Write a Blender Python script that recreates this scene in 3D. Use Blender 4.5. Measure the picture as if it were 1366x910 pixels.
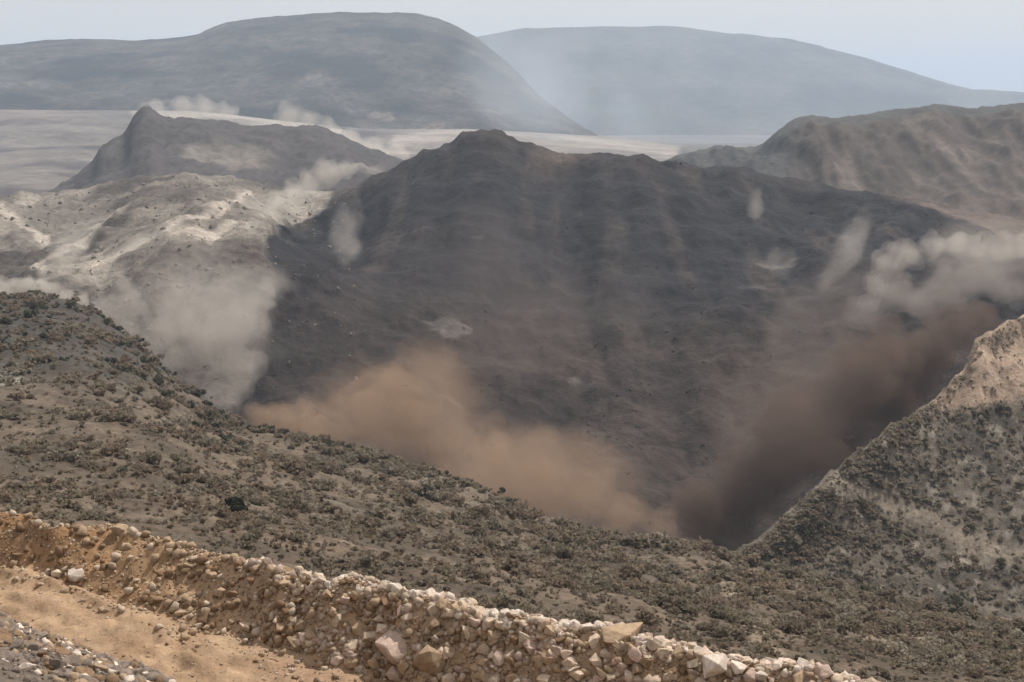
import bpy, math, random
import numpy as np
from mathutils import Vector, Matrix, Euler

R = math.radians
random.seed(7); rng = np.random.default_rng(7)
for o in list(bpy.data.objects): bpy.data.objects.remove(o)
scene = bpy.context.scene
COL = scene.collection

# ------------------------------------------------------------------ camera
W, H, F = 1366.0, 910.0, 1649.0
PITCH = R(11.8)                       # looking down into the valley
CAM = np.array([0.0, 0.0, 0.0])       # heights are measured from the eye point, 20 m above the haul road
cd = bpy.data.cameras.new('camera'); cam = bpy.data.objects.new('camera', cd); COL.objects.link(cam)
cd.sensor_fit = 'HORIZONTAL'; cd.sensor_width = 36.0; cd.lens = 36.0 * F / W
cd.clip_start = 0.5; cd.clip_end = 60000
cam.location = CAM; cam.rotation_euler = (math.pi / 2 - PITCH, 0, 0)
scene.camera = cam

# ------------------------------------------------------------------ sky, sun, exposure
SUN_EL, SUN_AZ = R(55), R(42)         # in front of the camera, to the right
world = bpy.data.worlds.new('World'); scene.world = world; world.use_nodes = True
wn, wl = world.node_tree.nodes, world.node_tree.links
wn.clear()
sky = wn.new('ShaderNodeTexSky'); sky.sky_type = 'NISHITA'; sky.sun_disc = False
sky.sun_elevation = SUN_EL; sky.sun_rotation = SUN_AZ
sky.altitude = 1200; sky.air_density = 1.0; sky.dust_density = 3.0; sky.ozone_density = 1.0
tc = wn.new('ShaderNodeTexCoord')
mp = wn.new('ShaderNodeMapping'); mp.inputs['Scale'].default_value = (2.2, 2.2, 9.0)
nz = wn.new('ShaderNodeTexNoise'); nz.inputs['Scale'].default_value = 1.6; nz.inputs['Detail'].default_value = 5
rp = wn.new('ShaderNodeValToRGB'); rp.color_ramp.elements[0].position = .36; rp.color_ramp.elements[1].position = .72
rp.color_ramp.elements[0].color = (.72, .72, .72, 1); rp.color_ramp.elements[1].color = (.98, .98, .98, 1)
mix = wn.new('ShaderNodeMix'); mix.data_type = 'RGBA'
mix.inputs['B'].default_value = (8.1, 7.75, 7.4, 1)     # thin high cloud veil over the whole sky
bg = wn.new('ShaderNodeBackground'); bg.inputs['Strength'].default_value = 0.10
wo = wn.new('ShaderNodeOutputWorld')
wl.new(tc.outputs['Generated'], mp.inputs['Vector']); wl.new(mp.outputs['Vector'], nz.inputs['Vector'])
wl.new(nz.outputs['Fac'], rp.inputs['Fac']); wl.new(rp.outputs['Color'], mix.inputs['Factor'])
wl.new(sky.outputs['Color'], mix.inputs['A']); wl.new(mix.outputs['Result'], bg.inputs['Color'])
wl.new(bg.outputs['Background'], wo.inputs['Surface'])

sl = bpy.data.lights.new('sun', 'SUN'); sl.energy = 4.6; sl.angle = R(0.8); sl.color = (1.0, .94, .86)
sun = bpy.data.objects.new('sun', sl); COL.objects.link(sun)
sd = Vector((math.sin(SUN_AZ) * math.cos(SUN_EL), math.cos(SUN_AZ) * math.cos(SUN_EL), math.sin(SUN_EL)))
sun.rotation_euler = (-sd).to_track_quat('-Z', 'Y').to_euler(); sun.location = (200, 200, 300)

vs = scene.view_settings
vs.view_transform = 'Standard'; vs.look = 'None'; vs.exposure = 0.0; vs.gamma = 1.0; vs.use_curve_mapping = False
cy = scene.cycles
cy.use_denoising = True; cy.use_adaptive_sampling = True; cy.adaptive_threshold = 0.03
cy.max_bounces = 5; cy.diffuse_bounces = 2; cy.glossy_bounces = 1; cy.transparent_max_bounces = 12
cy.volume_bounces = 1; cy.volume_step_rate = 1.6; cy.volume_max_steps = 96

# ------------------------------------------------------------------ helpers
CP, SP = math.cos(PITCH), math.sin(PITCH)
def ray(px, py):
    a = (np.asarray(px, float) - W / 2) / F; b = (H / 2 - np.asarray(py, float)) / F
    return np.stack([a, CP + b * SP, -SP + b * CP], -1)
def at_depth(px, py, Y):
    d = ray(px, py); return d * (np.asarray(Y, float) / d[..., 1])[..., None]
def at_height(px, py, z):
    d = ray(px, py); return d * (np.asarray(z, float) / d[..., 2])[..., None]
def to_px(p):
    p = np.asarray(p); f = p[..., 1] * CP - p[..., 2] * SP; u = p[..., 1] * SP + p[..., 2] * CP
    return W / 2 + F * p[..., 0] / f, H / 2 - F * u / f

def _h(ix, iy, iz, seed):
    n = (ix * 374761393 + iy * 668265263 + iz * 2147483647 + seed * 974634777) & 0xffffffff
    n = ((n ^ (n >> 13)) * 1274126177) & 0xffffffff
    return (n ^ (n >> 16)) & 0xffff
_G = rng.normal(size=(256, 3)); _G /= np.linalg.norm(_G, axis=1)[:, None]
def perlin(p, seed=0):
    p = np.asarray(p, float); i = np.floor(p).astype(np.int64); f = p - i
    u = f * f * f * (f * (f * 6 - 15) + 10); out = 0
    for dx in (0, 1):
        wx = u[..., 0] if dx else 1 - u[..., 0]
        for dy in (0, 1):
            wy = u[..., 1] if dy else 1 - u[..., 1]
            for dz in (0, 1):
                wz = u[..., 2] if dz else 1 - u[..., 2]
                g = _G[_h(i[..., 0] + dx, i[..., 1] + dy, i[..., 2] + dz, seed) & 255]
                out = out + wx * wy * wz * ((f - np.array([dx, dy, dz])) * g).sum(-1)
    return out
def fbm(p, size, octv=4, seed=0, ridge=False, gain=.5):
    p = np.asarray(p, float) / size; s, a, tot = 0, 1.0, 0
    for k in range(octv):
        n = perlin(p, seed + k)
        s = s + a * ((1 - 2 * np.abs(n) - .6) if ridge else n * 1.4); p = p * 2.03 + 11.3; a *= gain
    return s
def flat(P):
    q = P.copy(); q[..., 2] = 0; return q
def sstep(a, b, x):
    t = np.clip((x - a) / (b - a), 0, 1); return t * t * (3 - 2 * t)
def mixc(a, b, t):
    return a + (np.asarray(b) - a) * np.asarray(t)[..., None]
def segdist(px, py, pts):
    d = np.full(np.shape(px), 1e9)
    for (x0, y0), (x1, y1) in zip(pts[:-1], pts[1:]):
        t = np.clip(((px - x0) * (x1 - x0) + (py - y0) * (y1 - y0)) / ((x1 - x0) ** 2 + (y1 - y0) ** 2), 0, 1)
        d = np.minimum(d, np.hypot(px - x0 - t * (x1 - x0), py - y0 - t * (y1 - y0)))
    return d
def inpoly(px, py, pts):
    r = np.zeros(np.shape(px), bool); n = len(pts)
    for k in range(n):
        x0, y0 = pts[k]; x1, y1 = pts[(k + 1) % n]
        if y0 == y1: continue
        c = ((y0 > py) != (y1 > py)) & (px < (x1 - x0) * (py - y0) / (y1 - y0) + x0); r ^= c
    return r

# ------------------------------------------------------------------ materials
def ground_mat(name, s1, s2, lo=.72, hi=1.25, bump=.5, bdist=.3, tint=(1, 1, 1), flecks=None):
    m = bpy.data.materials.new(name); m.use_nodes = True; n, l = m.node_tree.nodes, m.node_tree.links
    b = n['Principled BSDF']; b.inputs['Roughness'].default_value = .95; b.inputs['Specular IOR Level'].default_value = .15
    ca = n.new('ShaderNodeVertexColor'); ca.layer_name = 'Col'
    g = n.new('ShaderNodeNewGeometry')
    def noise(sc, det, rough=.6):
        t = n.new('ShaderNodeTexNoise'); t.inputs['Scale'].default_value = sc; t.inputs['Detail'].default_value = det
        t.inputs['Roughness'].default_value = rough; l.new(g.outputs['Position'], t.inputs['Vector']); return t
    n1, n2 = noise(1 / s1, 6, .65), noise(1 / s2, 5, .7)
    def mr(src, a, c):
        t = n.new('ShaderNodeMapRange'); t.inputs['From Min'].default_value = .3; t.inputs['From Max'].default_value = .7
        t.inputs['To Min'].default_value = a; t.inputs['To Max'].default_value = c; l.new(src, t.inputs['Value']); return t.outputs['Result']
    mu = n.new('ShaderNodeMath'); mu.operation = 'MULTIPLY'
    l.new(mr(n1.outputs['Fac'], lo, hi), mu.inputs[0]); l.new(mr(n2.outputs['Fac'], lo, hi), mu.inputs[1])
    src = mu.outputs[0]
    if flecks:
        size, thr, dark = flecks
        vo = n.new('ShaderNodeTexVoronoi'); vo.inputs['Scale'].default_value = 1 / size
        l.new(g.outputs['Position'], vo.inputs['Vector'])
        mrv = n.new('ShaderNodeMapRange'); mrv.inputs['From Min'].default_value = thr; mrv.inputs['From Max'].default_value = thr + .12
        mrv.inputs['To Min'].default_value = dark; mrv.inputs['To Max'].default_value = 1.0
        l.new(vo.outputs['Distance'], mrv.inputs['Value'])
        m2 = n.new('ShaderNodeMath'); m2.operation = 'MULTIPLY'; l.new(src, m2.inputs[0]); l.new(mrv.outputs['Result'], m2.inputs[1]); src = m2.outputs[0]
    vm = n.new('ShaderNodeVectorMath'); vm.operation = 'SCALE'; l.new(ca.outputs['Color'], vm.inputs[0]); l.new(src, vm.inputs['Scale'])
    l.new(vm.outputs['Vector'], b.inputs['Base Color'])
    bp = n.new('ShaderNodeBump'); bp.inputs['Strength'].default_value = bump; bp.inputs['Distance'].default_value = bdist
    l.new(n2.outputs['Fac'], bp.inputs['Height']); l.new(bp.outputs['Normal'], b.inputs['Normal'])
    return m
def plain_mat(name, c, var=.25, size=.5, bump=.4, bd=.05, backlit=0.0):
    if backlit: bump = 0
    m = bpy.data.materials.new(name); m.use_nodes = True; n, l = m.node_tree.nodes, m.node_tree.links
    b = n['Principled BSDF']; b.inputs['Roughness'].default_value = .93; b.inputs['Specular IOR Level'].default_value = .2
    g = n.new('ShaderNodeNewGeometry'); oi = n.new('ShaderNodeObjectInfo')
    t = n.new('ShaderNodeTexNoise'); t.inputs['Scale'].default_value = 1 / size; t.inputs['Detail'].default_value = 6
    t.inputs['Roughness'].default_value = .7; l.new(g.outputs['Position'], t.inputs['Vector'])
    rm = n.new('ShaderNodeMapRange'); rm.inputs['From Min'].default_value = .3; rm.inputs['From Max'].default_value = .7
    rm.inputs['To Min'].default_value = 1 - var; rm.inputs['To Max'].default_value = 1 + var; l.new(t.outputs['Fac'], rm.inputs['Value'])
    ad = n.new('ShaderNodeMapRange'); ad.inputs['To Min'].default_value = .82; ad.inputs['To Max'].default_value = 1.15; l.new(oi.outputs['Random'], ad.inputs['Value'])
    mu = n.new('ShaderNodeMath'); mu.operation = 'MULTIPLY'; l.new(rm.outputs['Result'], mu.inputs[0]); l.new(ad.outputs['Result'], mu.inputs[1])
    vm = n.new('ShaderNodeVectorMath'); vm.operation = 'SCALE'; vm.inputs[0].default_value = c; l.new(mu.outputs[0], vm.inputs['Scale'])
    l.new(vm.outputs['Vector'], b.inputs['Base Color'])
    if backlit:
        tr = n.new('ShaderNodeBsdfTranslucent'); l.new(vm.outputs['Vector'], tr.inputs['Color']); ms = n.new('ShaderNodeMixShader'); ms.inputs[0].default_value = backlit
        l.new(b.outputs[0], ms.inputs[1]); l.new(tr.outputs[0], ms.inputs[2]); l.new(ms.outputs[0], n['Material Output'].inputs['Surface'])
    if bump:
        bp = n.new('ShaderNodeBump'); bp.inputs['Strength'].default_value = bump; bp.inputs['Distance'].default_value = bd
        l.new(t.outputs['Fac'], bp.inputs['Height']); l.new(bp.outputs['Normal'], b.inputs['Normal'])
    return m

def dust_mat(name, color, dens, nsize, hard=.5, aniso=.25, absorb=None):
    m = bpy.data.materials.new(name); m.use_nodes = True; n, l = m.node_tree.nodes, m.node_tree.links
    n.clear(); out = n.new('ShaderNodeOutputMaterial'); pv = n.new('ShaderNodeVolumePrincipled')
    pv.inputs['Color'].default_value = (*color, 1); pv.inputs['Anisotropy'].default_value = aniso
    if absorb: pv.inputs['Absorption Color'].default_value = (*absorb, 1)
    tc = n.new('ShaderNodeTexCoord'); g = n.new('ShaderNodeNewGeometry')
    oi = n.new('ShaderNodeObjectInfo')
    wz = n.new('ShaderNodeTexNoise'); wz.inputs['Scale'].default_value = 1 / (nsize * 2.6); wz.inputs['Detail'].default_value = 1.0
    l.new(g.outputs['Position'], wz.inputs['Vector'])
    wc = n.new('ShaderNodeVectorMath'); wc.operation = 'SUBTRACT'; wc.inputs[1].default_value = (.5, .5, .5); l.new(wz.outputs['Color'], wc.inputs[0])
    wa = n.new('ShaderNodeVectorMath'); wa.operation = 'MULTIPLY_ADD'; wa.inputs[1].default_value = (1.7, 1.7, 1.7); l.new(wc.outputs['Vector'], wa.inputs[0]); l.new(tc.outputs['Object'], wa.inputs[2])
    l0 = n.new('ShaderNodeVectorMath'); l0.operation = 'LENGTH'; l.new(tc.outputs['Object'], l0.inputs[0])
    ln = n.new('ShaderNodeVectorMath'); ln.operation = 'LENGTH'; l.new(wa.outputs['Vector'], ln.inputs[0])
    t = n.new('ShaderNodeTexNoise'); t.inputs['Scale'].default_value = 1 / nsize; t.inputs['Detail'].default_value = 3.5
    t.inputs['Roughness'].default_value = .6; l.new(g.outputs['Position'], t.inputs['Vector'])
    inv = n.new('ShaderNodeMath'); inv.operation = 'SUBTRACT'; inv.inputs[0].default_value = .88; l.new(ln.outputs['Value'], inv.inputs[1])
    ma = n.new('ShaderNodeMath'); ma.operation = 'MULTIPLY_ADD'; l.new(inv.outputs[0], ma.inputs[0]); ma.inputs[1].default_value = .8; l.new(t.outputs['Fac'], ma.inputs[2])
    sm = n.new('ShaderNodeMapRange'); sm.interpolation_type = 'SMOOTHSTEP'
    sm.inputs['From Min'].default_value = .48 + .08 * hard; sm.inputs['From Max'].default_value = 1.05 - .3 * hard; l.new(ma.outputs[0], sm.inputs['Value'])
    i0 = n.new('ShaderNodeMath'); i0.operation = 'SUBTRACT'; i0.inputs[0].default_value = 1; l.new(l0.outputs['Value'], i0.inputs[1])
    ed = n.new('ShaderNodeMath'); ed.operation = 'MULTIPLY'; ed.use_clamp = True; ed.inputs[1].default_value = 4.0; l.new(i0.outputs[0], ed.inputs[0])
    d1 = n.new('ShaderNodeMath'); d1.operation = 'MULTIPLY'; l.new(sm.outputs['Result'], d1.inputs[0]); l.new(ed.outputs[0], d1.inputs[1])
    d2 = n.new('ShaderNodeMath'); d2.operation = 'MULTIPLY'; d2.inputs[1].default_value = dens; l.new(d1.outputs[0], d2.inputs[0])
    l.new(d2.outputs[0], pv.inputs['Density']); l.new(pv.outputs['Volume'], out.inputs['Volume'])
    return m

# ------------------------------------------------------------------ terrain sheets
class Sheet:
    """rows of control lines from near to far, lofted into one grid mesh"""
    def __init__(s, x0, x1, step):
        s.px = np.arange(x0, x1 + .1, step); s.rows = []; s.ns = []
    def pix(s, pts, n=1, soft=4):
        a = np.array(pts, float); py = np.interp(s.px, a[:, 0], a[:, 1]); Y = np.interp(s.px, a[:, 0], a[:, 2])
        k = np.ones(soft) / soft
        if soft > 1:
            pad = soft
            py = np.convolve(np.pad(py, pad, 'edge'), k, 'same')[pad:-pad]; Y = np.convolve(np.pad(Y, 3 * pad, 'edge'), np.ones(3 * soft) / (3 * soft), 'same')[3 * pad:-3 * pad]
        s.rows.append(at_depth(s.px, py, Y)); s.ns.append(n); return s
    def lev(s, pts, n=1):                      # (px, py, z): lies at a known height
        a = np.array(pts, float); py = np.interp(s.px, a[:, 0], a[:, 1]); z = np.interp(s.px, a[:, 0], a[:, 2])
        s.rows.append(at_height(s.px, py, z)); s.ns.append(n); return s
    def raw(s, Y, z, n=1):
        x = (s.px - W / 2) / F * 1.0 * Y / CP
        s.rows.append(np.stack([x, np.full_like(x, Y), np.full_like(x, z)], -1)); s.ns.append(n); return s
    def off(s, dY, dz, n=1):
        p = s.rows[-1]; q = p.copy(); f = (p[:, 1] + dY) / p[:, 1]; q[:, 0] *= f; q[:, 1] += dY; q[:, 2] += dz
        s.rows.append(q); s.ns.append(n); return s
    def loft(s, cubic=True):
        Rw = np.array(s.rows); out = []; K = len(Rw)
        s.vrow = []
        for k in range(K - 1):
            n = s.ns[k]
            p1, p2 = Rw[k], Rw[k + 1]; p0 = Rw[k - 1] if k else 2 * p1 - p2; p3 = Rw[k + 2] if k + 2 < K else 2 * p2 - p1
            for j in range(n):
                t = j / n; s.vrow.append(k + t)
                if cubic:
                    l0 = np.linalg.norm(p1 - p0, axis=1)[:, None]; l1 = np.linalg.norm(p2 - p1, axis=1)[:, None] + 1e-6; l2 = np.linalg.norm(p3 - p2, axis=1)[:, None]
                    m1 = (p2 - p0) / (l0 + l1) * l1; m2 = (p3 - p1) / (l1 + l2) * l1
                    out.append((2 * t**3 - 3 * t * t + 1) * p1 + (t**3 - 2 * t * t + t) * m1 + (-2 * t**3 + 3 * t * t) * p2 + (t**3 - t * t) * m2)
                else:
                    out.append(p1 + (p2 - p1) * t)
        out.append(Rw[-1]); s.vrow.append(K - 1.0)
        s.P = np.array(out); s.vrow = np.array(s.vrow); s.P0 = s.P.copy()
        s.X, s.Y = to_px(s.P0); return s
    def build(s, name, mat, col):
        nv, nu = s.P.shape[:2]
        me = bpy.data.meshes.new(name)
        idx = np.arange(nv * nu).reshape(nv, nu)
        q = np.stack([idx[:-1, :-1], idx[:-1, 1:], idx[1:, 1:], idx[1:, :-1]], -1).reshape(-1, 4)
        mesh_np(me, s.P.reshape(-1, 3), q)
        c = np.ones((nv * nu, 4)); c[:, :3] = np.clip(col.reshape(-1, 3), .005, .9)
        a = me.color_attributes.new('Col', 'FLOAT_COLOR', 'POINT'); a.data.foreach_set('color', c.ravel())
        me.shade_smooth()
        me.materials.append(mat); o = bpy.data.objects.new(name, me); COL.objects.link(o)
        s.obj = o; return o
    def sample(s, u, v):                        # fractional column / row
        nv, nu = s.P.shape[:2]; i = np.clip(u.astype(int), 0, nu - 2); j = np.clip(v.astype(int), 0, nv - 2); a = (u - i)[:, None]; b = (v - j)[:, None]
        P = s.P; return (P[j, i] * (1 - a) + P[j, i + 1] * a) * (1 - b) + (P[j + 1, i] * (1 - a) + P[j + 1, i + 1] * a) * b
    def shape(s): return s.P.shape[:2]
def mesh_np(me, V, Fc):
    V = np.asarray(V, np.float32); Fc = np.asarray(Fc, np.int32); k = Fc.shape[1]
    me.vertices.add(len(V)); me.vertices.foreach_set('co', V.ravel())
    me.loops.add(Fc.size); me.loops.foreach_set('vertex_index', Fc.ravel())
    me.polygons.add(len(Fc)); me.polygons.foreach_set('loop_start', np.arange(0, Fc.size, k, dtype=np.int32))
    me.update(calc_edges=True); me.validate()
def tag(o, label=None, cat=None, group=None, kind=None):
    if label: o['label'] = label
    if cat: o['category'] = cat
    if group: o['group'] = group
    if kind: o['kind'] = kind
    return o

# ---- ground under everything
gs = 13000.0
gme = bpy.data.meshes.new('ground')
gx = np.linspace(-gs, gs, 80); gy = np.linspace(-700, 2 * gs - 700, 80)
GX, GY = np.meshgrid(gx, gy); GP = np.stack([GX, GY, -300 + 6 * fbm(np.stack([GX, GY, GX * 0], -1), 900, 3, 91)], -1)
gi = np.arange(6400).reshape(80, 80)
mesh_np(gme, GP.reshape(-1, 3), np.stack([gi[:-1, :-1], gi[:-1, 1:], gi[1:, 1:], gi[1:, :-1]], -1).reshape(-1, 4))
ga = gme.color_attributes.new('Col', 'FLOAT_COLOR', 'POINT'); ga.data.foreach_set('color', np.tile([.16, .14, .12, 1.0], 6400))
ground = bpy.data.objects.new('ground', gme); COL.objects.link(ground)
gme.materials.append(ground_mat('valley_earth', 400, 40, bdist=2)); gme.shade_smooth(); tag(ground, kind='structure')

# ---- far hills
fm = ground_mat('far_hill_scrub', 420, 60, .6, 1.35, .6, 8)
s = Sheet(-900, 2300, 5)
rid = [(-900, 120, 9500), (300, 85, 9400), (560, 62, 9200), (640, 50, 9000), (680, 43, 9000), (740, 38, 9000), (800, 36, 9000), (870, 38, 9000), (905, 38, 9000), (940, 42, 9000), (980, 48, 9000), (1050, 53, 9000), (1100, 66, 9000), (1150, 77, 9000), (1200, 92, 9000), (1260, 110, 9000), (1300, 121, 9000), (1366, 125, 9000), (2300, 140, 9500)]
s.pix([(-900, 215, 6800), (800, 222, 6800), (2300, 222, 6800)], 14).pix([(-900, 190, 7300), (800, 180, 7300), (1300, 200, 7300), (2300, 200, 7300)], 40).pix(rid, 10, 3).off(800, -150, 6).off(1500, -500)
s.loft(); w = sstep(0, 1.2, s.vrow)[:, None] * np.where(s.vrow > 2.05, .3, 1)[:, None]
s.P[..., 2] += w * 34 * fbm(flat(s.P), 1100, 5, 3, True) * np.clip(1.15 - np.abs(s.vrow[:, None] - 2), .12, 1) + 5 * fbm(flat(s.P), 120, 3, 4) * w
c = np.broadcast_to(np.array([.105, .10, .085]), s.P.shape).copy(); c = mixc(c, [.06, .065, .05], sstep(-.1, .5, fbm(flat(s.P), 600, 4, 5)))
tag(s.build('hill', fm, c), kind='structure')

s = Sheet(-700, 1100, 4)
rid = [(-700, 80, 4300), (-200, 66, 4600), (0, 62, 4900), (60, 55, 5000), (120, 53, 5000), (180, 55, 5000), (230, 52, 5000), (265, 47, 5000), (285, 36, 5000), (310, 29, 5000), (350, 23, 5000), (400, 20, 5000), (450, 18, 5000), (550, 18, 5000), (585, 25, 5000), (610, 36, 5000), (640, 54, 4900), (680, 88, 4700), (720, 130, 4400), (770, 166, 4100), (830, 200, 3900), (1100, 250, 3800)]
s.pix([(-700, 200, 3300), (0, 195, 3300), (400, 205, 3200), (800, 235, 3100), (1100, 260, 3100)], 10).pix([(-700, 150, 3700), (0, 140, 3700), (400, 140, 3650), (640, 165, 3600), (800, 215, 3500), (1100, 258, 3500)], 60).pix(rid, 10, 3).off(500, -60, 6).off(1400, -420)
s.loft(); w = sstep(0, 1, s.vrow)[:, None] * np.clip(1.12 - np.abs(s.vrow[:, None] - 2) ** 1.0 * .0, 0, 1)
edge = np.where(s.vrow < 2, sstep(2, 1.55, s.vrow), .2)[:, None]
s.P[..., 2] += w * edge * 26 * fbm(flat(s.P), 620, 5, 13, True) + w * 3.5 * fbm(flat(s.P), 70, 3, 14)
c = np.broadcast_to(np.array([.075, .068, .056]), s.P.shape).copy(); c = mixc(c, [.022, .025, .022], sstep(-.2, .5, fbm(flat(s.P), 330, 5, 15)))
bare = sstep(.35, .6, fbm(flat(s.P), 150, 4, 17)) * sstep(1.6, .9, s.vrow)[:, None]; c = mixc(c, [.17, .14, .115], bare * .8)
tag(s.build('hill', ground_mat('scrub_hill', 110, 22, .35, 1.55, .8, 6), c), kind='structure')

# ---- valley floor with the pale haul roads
s = Sheet(-500, 1900, 5)
s.pix([(-500, 330, 1150), (1900, 345, 1150)], 24, 1).pix([(-500, 262, 1500), (500, 262, 1500), (1000, 262, 1500), (1900, 262, 1500)], 30).pix([(-500, 205, 2150), (500, 222, 2150), (1900, 225, 2150)], 34).pix([(-500, 158, 3000), (0, 157, 3000), (300, 163, 3000), (480, 185, 2950), (700, 190, 3000), (900, 202, 3100), (1900, 205, 3100)], 14).pix([(-500, 146, 3500), (0, 147, 3500), (250, 148, 3500), (480, 172, 3500), (620, 172, 3500), (800, 184, 3500), (880, 196, 3800), (1100, 198, 4200), (1900, 200, 4200)], 8).off(900, -30)
s.loft(); s.P[..., 2] += 13 * fbm(flat(s.P), 330, 5, 23) * sstep(0, .6, s.vrow)[:, None] * sstep(4.2, 3.2, s.vrow)[:, None]
X, Yp = s.X, s.Y
nn = fbm(flat(s.P), 240, 5, 24)
c = np.broadcast_to(np.array([.16, .145, .13]), s.P.shape).copy(); c = mixc(c, [.08, .07, .068], sstep(-.1, .4, nn))
road = np.minimum(segdist(X, Yp, [(180, 150), (330, 158), (420, 172), (480, 192), (545, 212)]), segdist(X, Yp, [(530, 188), (600, 178), (700, 178), (760, 188), (860, 200), (900, 203)]) * .8)
c = mixc(c, [.31, .275, .24], sstep(9, 3, road + 5 * nn)); c = mixc(c, [.20, .165, .145], sstep(160, 40, X) * sstep(170, 155, Yp) * .8)
c = mixc(c, [.25, .22, .19], sstep(470, 560, X) * sstep(930, 860, X) * sstep(230, 190, Yp) * .6)
tag(s.build('valley_floor', ground_mat('dusty_valley', 180, 24, .7, 1.3, .5, 3), c), kind='structure')

# ---- dark spoil mound on the left, behind the dusty slopes
mm = ground_mat('dark_spoil', 60, 9, .75, 1.25, .7, 2.0)
s = Sheet(-150, 700, 3)
rid = [(-150, 300, 1300), (60, 262, 1350), (100, 240, 1395), (122, 222, 1405), (134, 200, 1420), (150, 188, 1440), (164, 182, 1450), (171, 172, 1450), (178, 156, 1450), (190, 146, 1450), (202, 146, 1450), (211, 153, 1450), (218, 160, 1460), (280, 163, 1480), (330, 169, 1500), (430, 173, 1520), (455, 183, 1520), (490, 200, 1500), (540, 218, 1480), (620, 240, 1450), (700, 280, 1400)]
base = [(-150, 345, 1080), (60, 300, 1090), (150, 278, 1100), (250, 262, 1120), (400, 262, 1150), (540, 262, 1180), (700, 300, 1200)]
s.pix(base, 46, 8).pix(rid, 5, 3).off(60, -4, 6).off(220, -110)
s.loft(); e = np.where(s.vrow < 1, sstep(1, .8, s.vrow), 0)[:, None]
s.P[..., 2] += e * (9 * fbm(flat(s.P) * [1, .35, 1], 70, 5, 33, True)) + 4.2 * fbm(flat(s.P), 34, 5, 34, gain=.62)
c = np.broadcast_to(np.array([.072, .066, .066]), s.P.shape).copy()
c = mixc(c, [.20, .18, .16], sstep(.05, .6, fbm(flat(s.P), 120, 4, 35)) * sstep(.9, .3, s.vrow)[:, None])
tag(s.build('hill', mm, c), kind='structure')

# ---- eroded ridge on the right, behind the slide
s = Sheet(860, 2000, 3)
rid = [(860, 236, 1500), (900, 212, 1500), (960, 198, 1500), (1000, 200, 1480), (1018, 196, 1450), (1035, 180, 1430), (1060, 164, 1420), (1082, 157, 1420), (1105, 161, 1420), (1150, 159, 1430), (1180, 151, 1440), (1215, 148, 1440), (1247, 142, 1440), (1275, 146, 1440), (1300, 149, 1430), (1330, 145, 1420), (1366, 141, 1400), (1500, 130, 1380), (2000, 150, 1300)]
s.pix([(860, 330, 1130), (1050, 330, 1080), (1366, 345, 960), (2000, 420, 900)], 22, 6).pix([(860, 262, 1260), (1050, 255, 1240), (1200, 268, 1200), (1366, 262, 1160), (2000, 300, 1100)], 44, 6).pix(rid, 5, 3).off(50, -3, 6).off(260, -150)
s.loft(); e = sstep(0, .5, s.vrow)[:, None] * np.where(s.vrow < 2, sstep(2, 1.75, s.vrow), 0)[:, None]
s.P[..., 2] += e * (20 * fbm(flat(s.P) * [1, .25, 1], 66, 5, 43, True)) + 2.6 * fbm(flat(s.P), 26, 5, 44, gain=.6) + 5 * fbm(flat(s.P), 110, 3, 46) * sstep(1.1, .2, s.vrow)[:, None]
c = np.broadcast_to(np.array([.075, .062, .053]), s.P.shape).copy()
c = mixc(c, [.15, .125, .107], sstep(.0, .5, fbm(flat(s.P) * [1, .22, 1], 40, 4, 45)) * sstep(.7, 1.2, s.vrow)[:, None] * .75)
c = mixc(c, [.115, .088, .074], sstep(1.0, .4, s.vrow)[:, None] * .7); c = mixc(c, [.06, .06, .058], sstep(1090, 1030, s.X) * sstep(.3, .9, s.vrow)[:, None])
c = mixc(c, [.08, .08, .075], sstep(1.86, 1.97, s.vrow)[:, None])
tag(s.build('ridge', ground_mat('eroded_earth', 50, 7, .75, 1.28, .7, 1.5), c), kind='structure')

# ---- the slide itself and the dusty slopes beside it
s = Sheet(-450, 1850, 3.5)
rid = [(-450, 282, 1060), (-100, 270, 1060), (0, 268, 1060), (60, 262, 1060), (110, 258, 1060), (150, 247, 1070), (180, 241, 1080), (240, 237, 1090), (310, 240, 1090), (350, 252, 1080), (400, 258, 1050), (440, 262, 1020), (480, 252, 1000), (500, 238, 1000), (540, 222, 1000), (560, 208, 1010), (600, 196, 1020), (612, 184, 1020), (640, 180, 1020), (668, 181, 1020), (690, 192, 1020), (730, 204, 1020), (768, 213, 1015), (800, 209, 1015), (845, 213, 1010), (885, 219, 1010), (940, 228, 1000), (1000, 232, 990), (1060, 246, 980), (1110, 258, 960), (1180, 266, 930), (1240, 272, 910), (1290, 292, 880), (1366, 303, 850), (1850, 350, 800)]
top2 = [(x, y + (28 if x < 360 else 45) + 8 * math.sin(x * .02), Y - (170 if x < 360 else 90)) for x, y, Y in rid]
mid = [(-450, 400, 660), (0, 396, 660), (60, 390, 665), (110, 396, 668), (150, 380, 672), (200, 354, 680), (270, 340, 690), (330, 340, 695), (400, 368, 692), (450, 388, 690), (500, 400, 690), (700, 415, 690), (900, 425, 680), (1050, 420, 670), (1180, 380, 690), (1300, 370, 690), (1366, 360, 700), (1850, 400, 650)]
low = [(-450, 480, 590), (0, 470, 590), (130, 500, 580), (240, 540, 560), (350, 545, 545), (500, 560, 540), (700, 610, 525), (900, 660, 515), (980, 690, 510), (1050, 650, 515), (1150, 560, 530), (1250, 500, 550), (1366, 450, 580), (1850, 470, 560)]
bot = [(x, y + 110, Y - 62) for x, y, Y in low]
s.pix(bot, 24, 8).pix(low, 70, 12).pix(mid, 70, 16).pix(top2, 24, 6).pix(rid, 5, 2).off(40, -2, 6).off(200, -120)
s.loft(); X, Yp = s.X, s.Y
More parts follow.
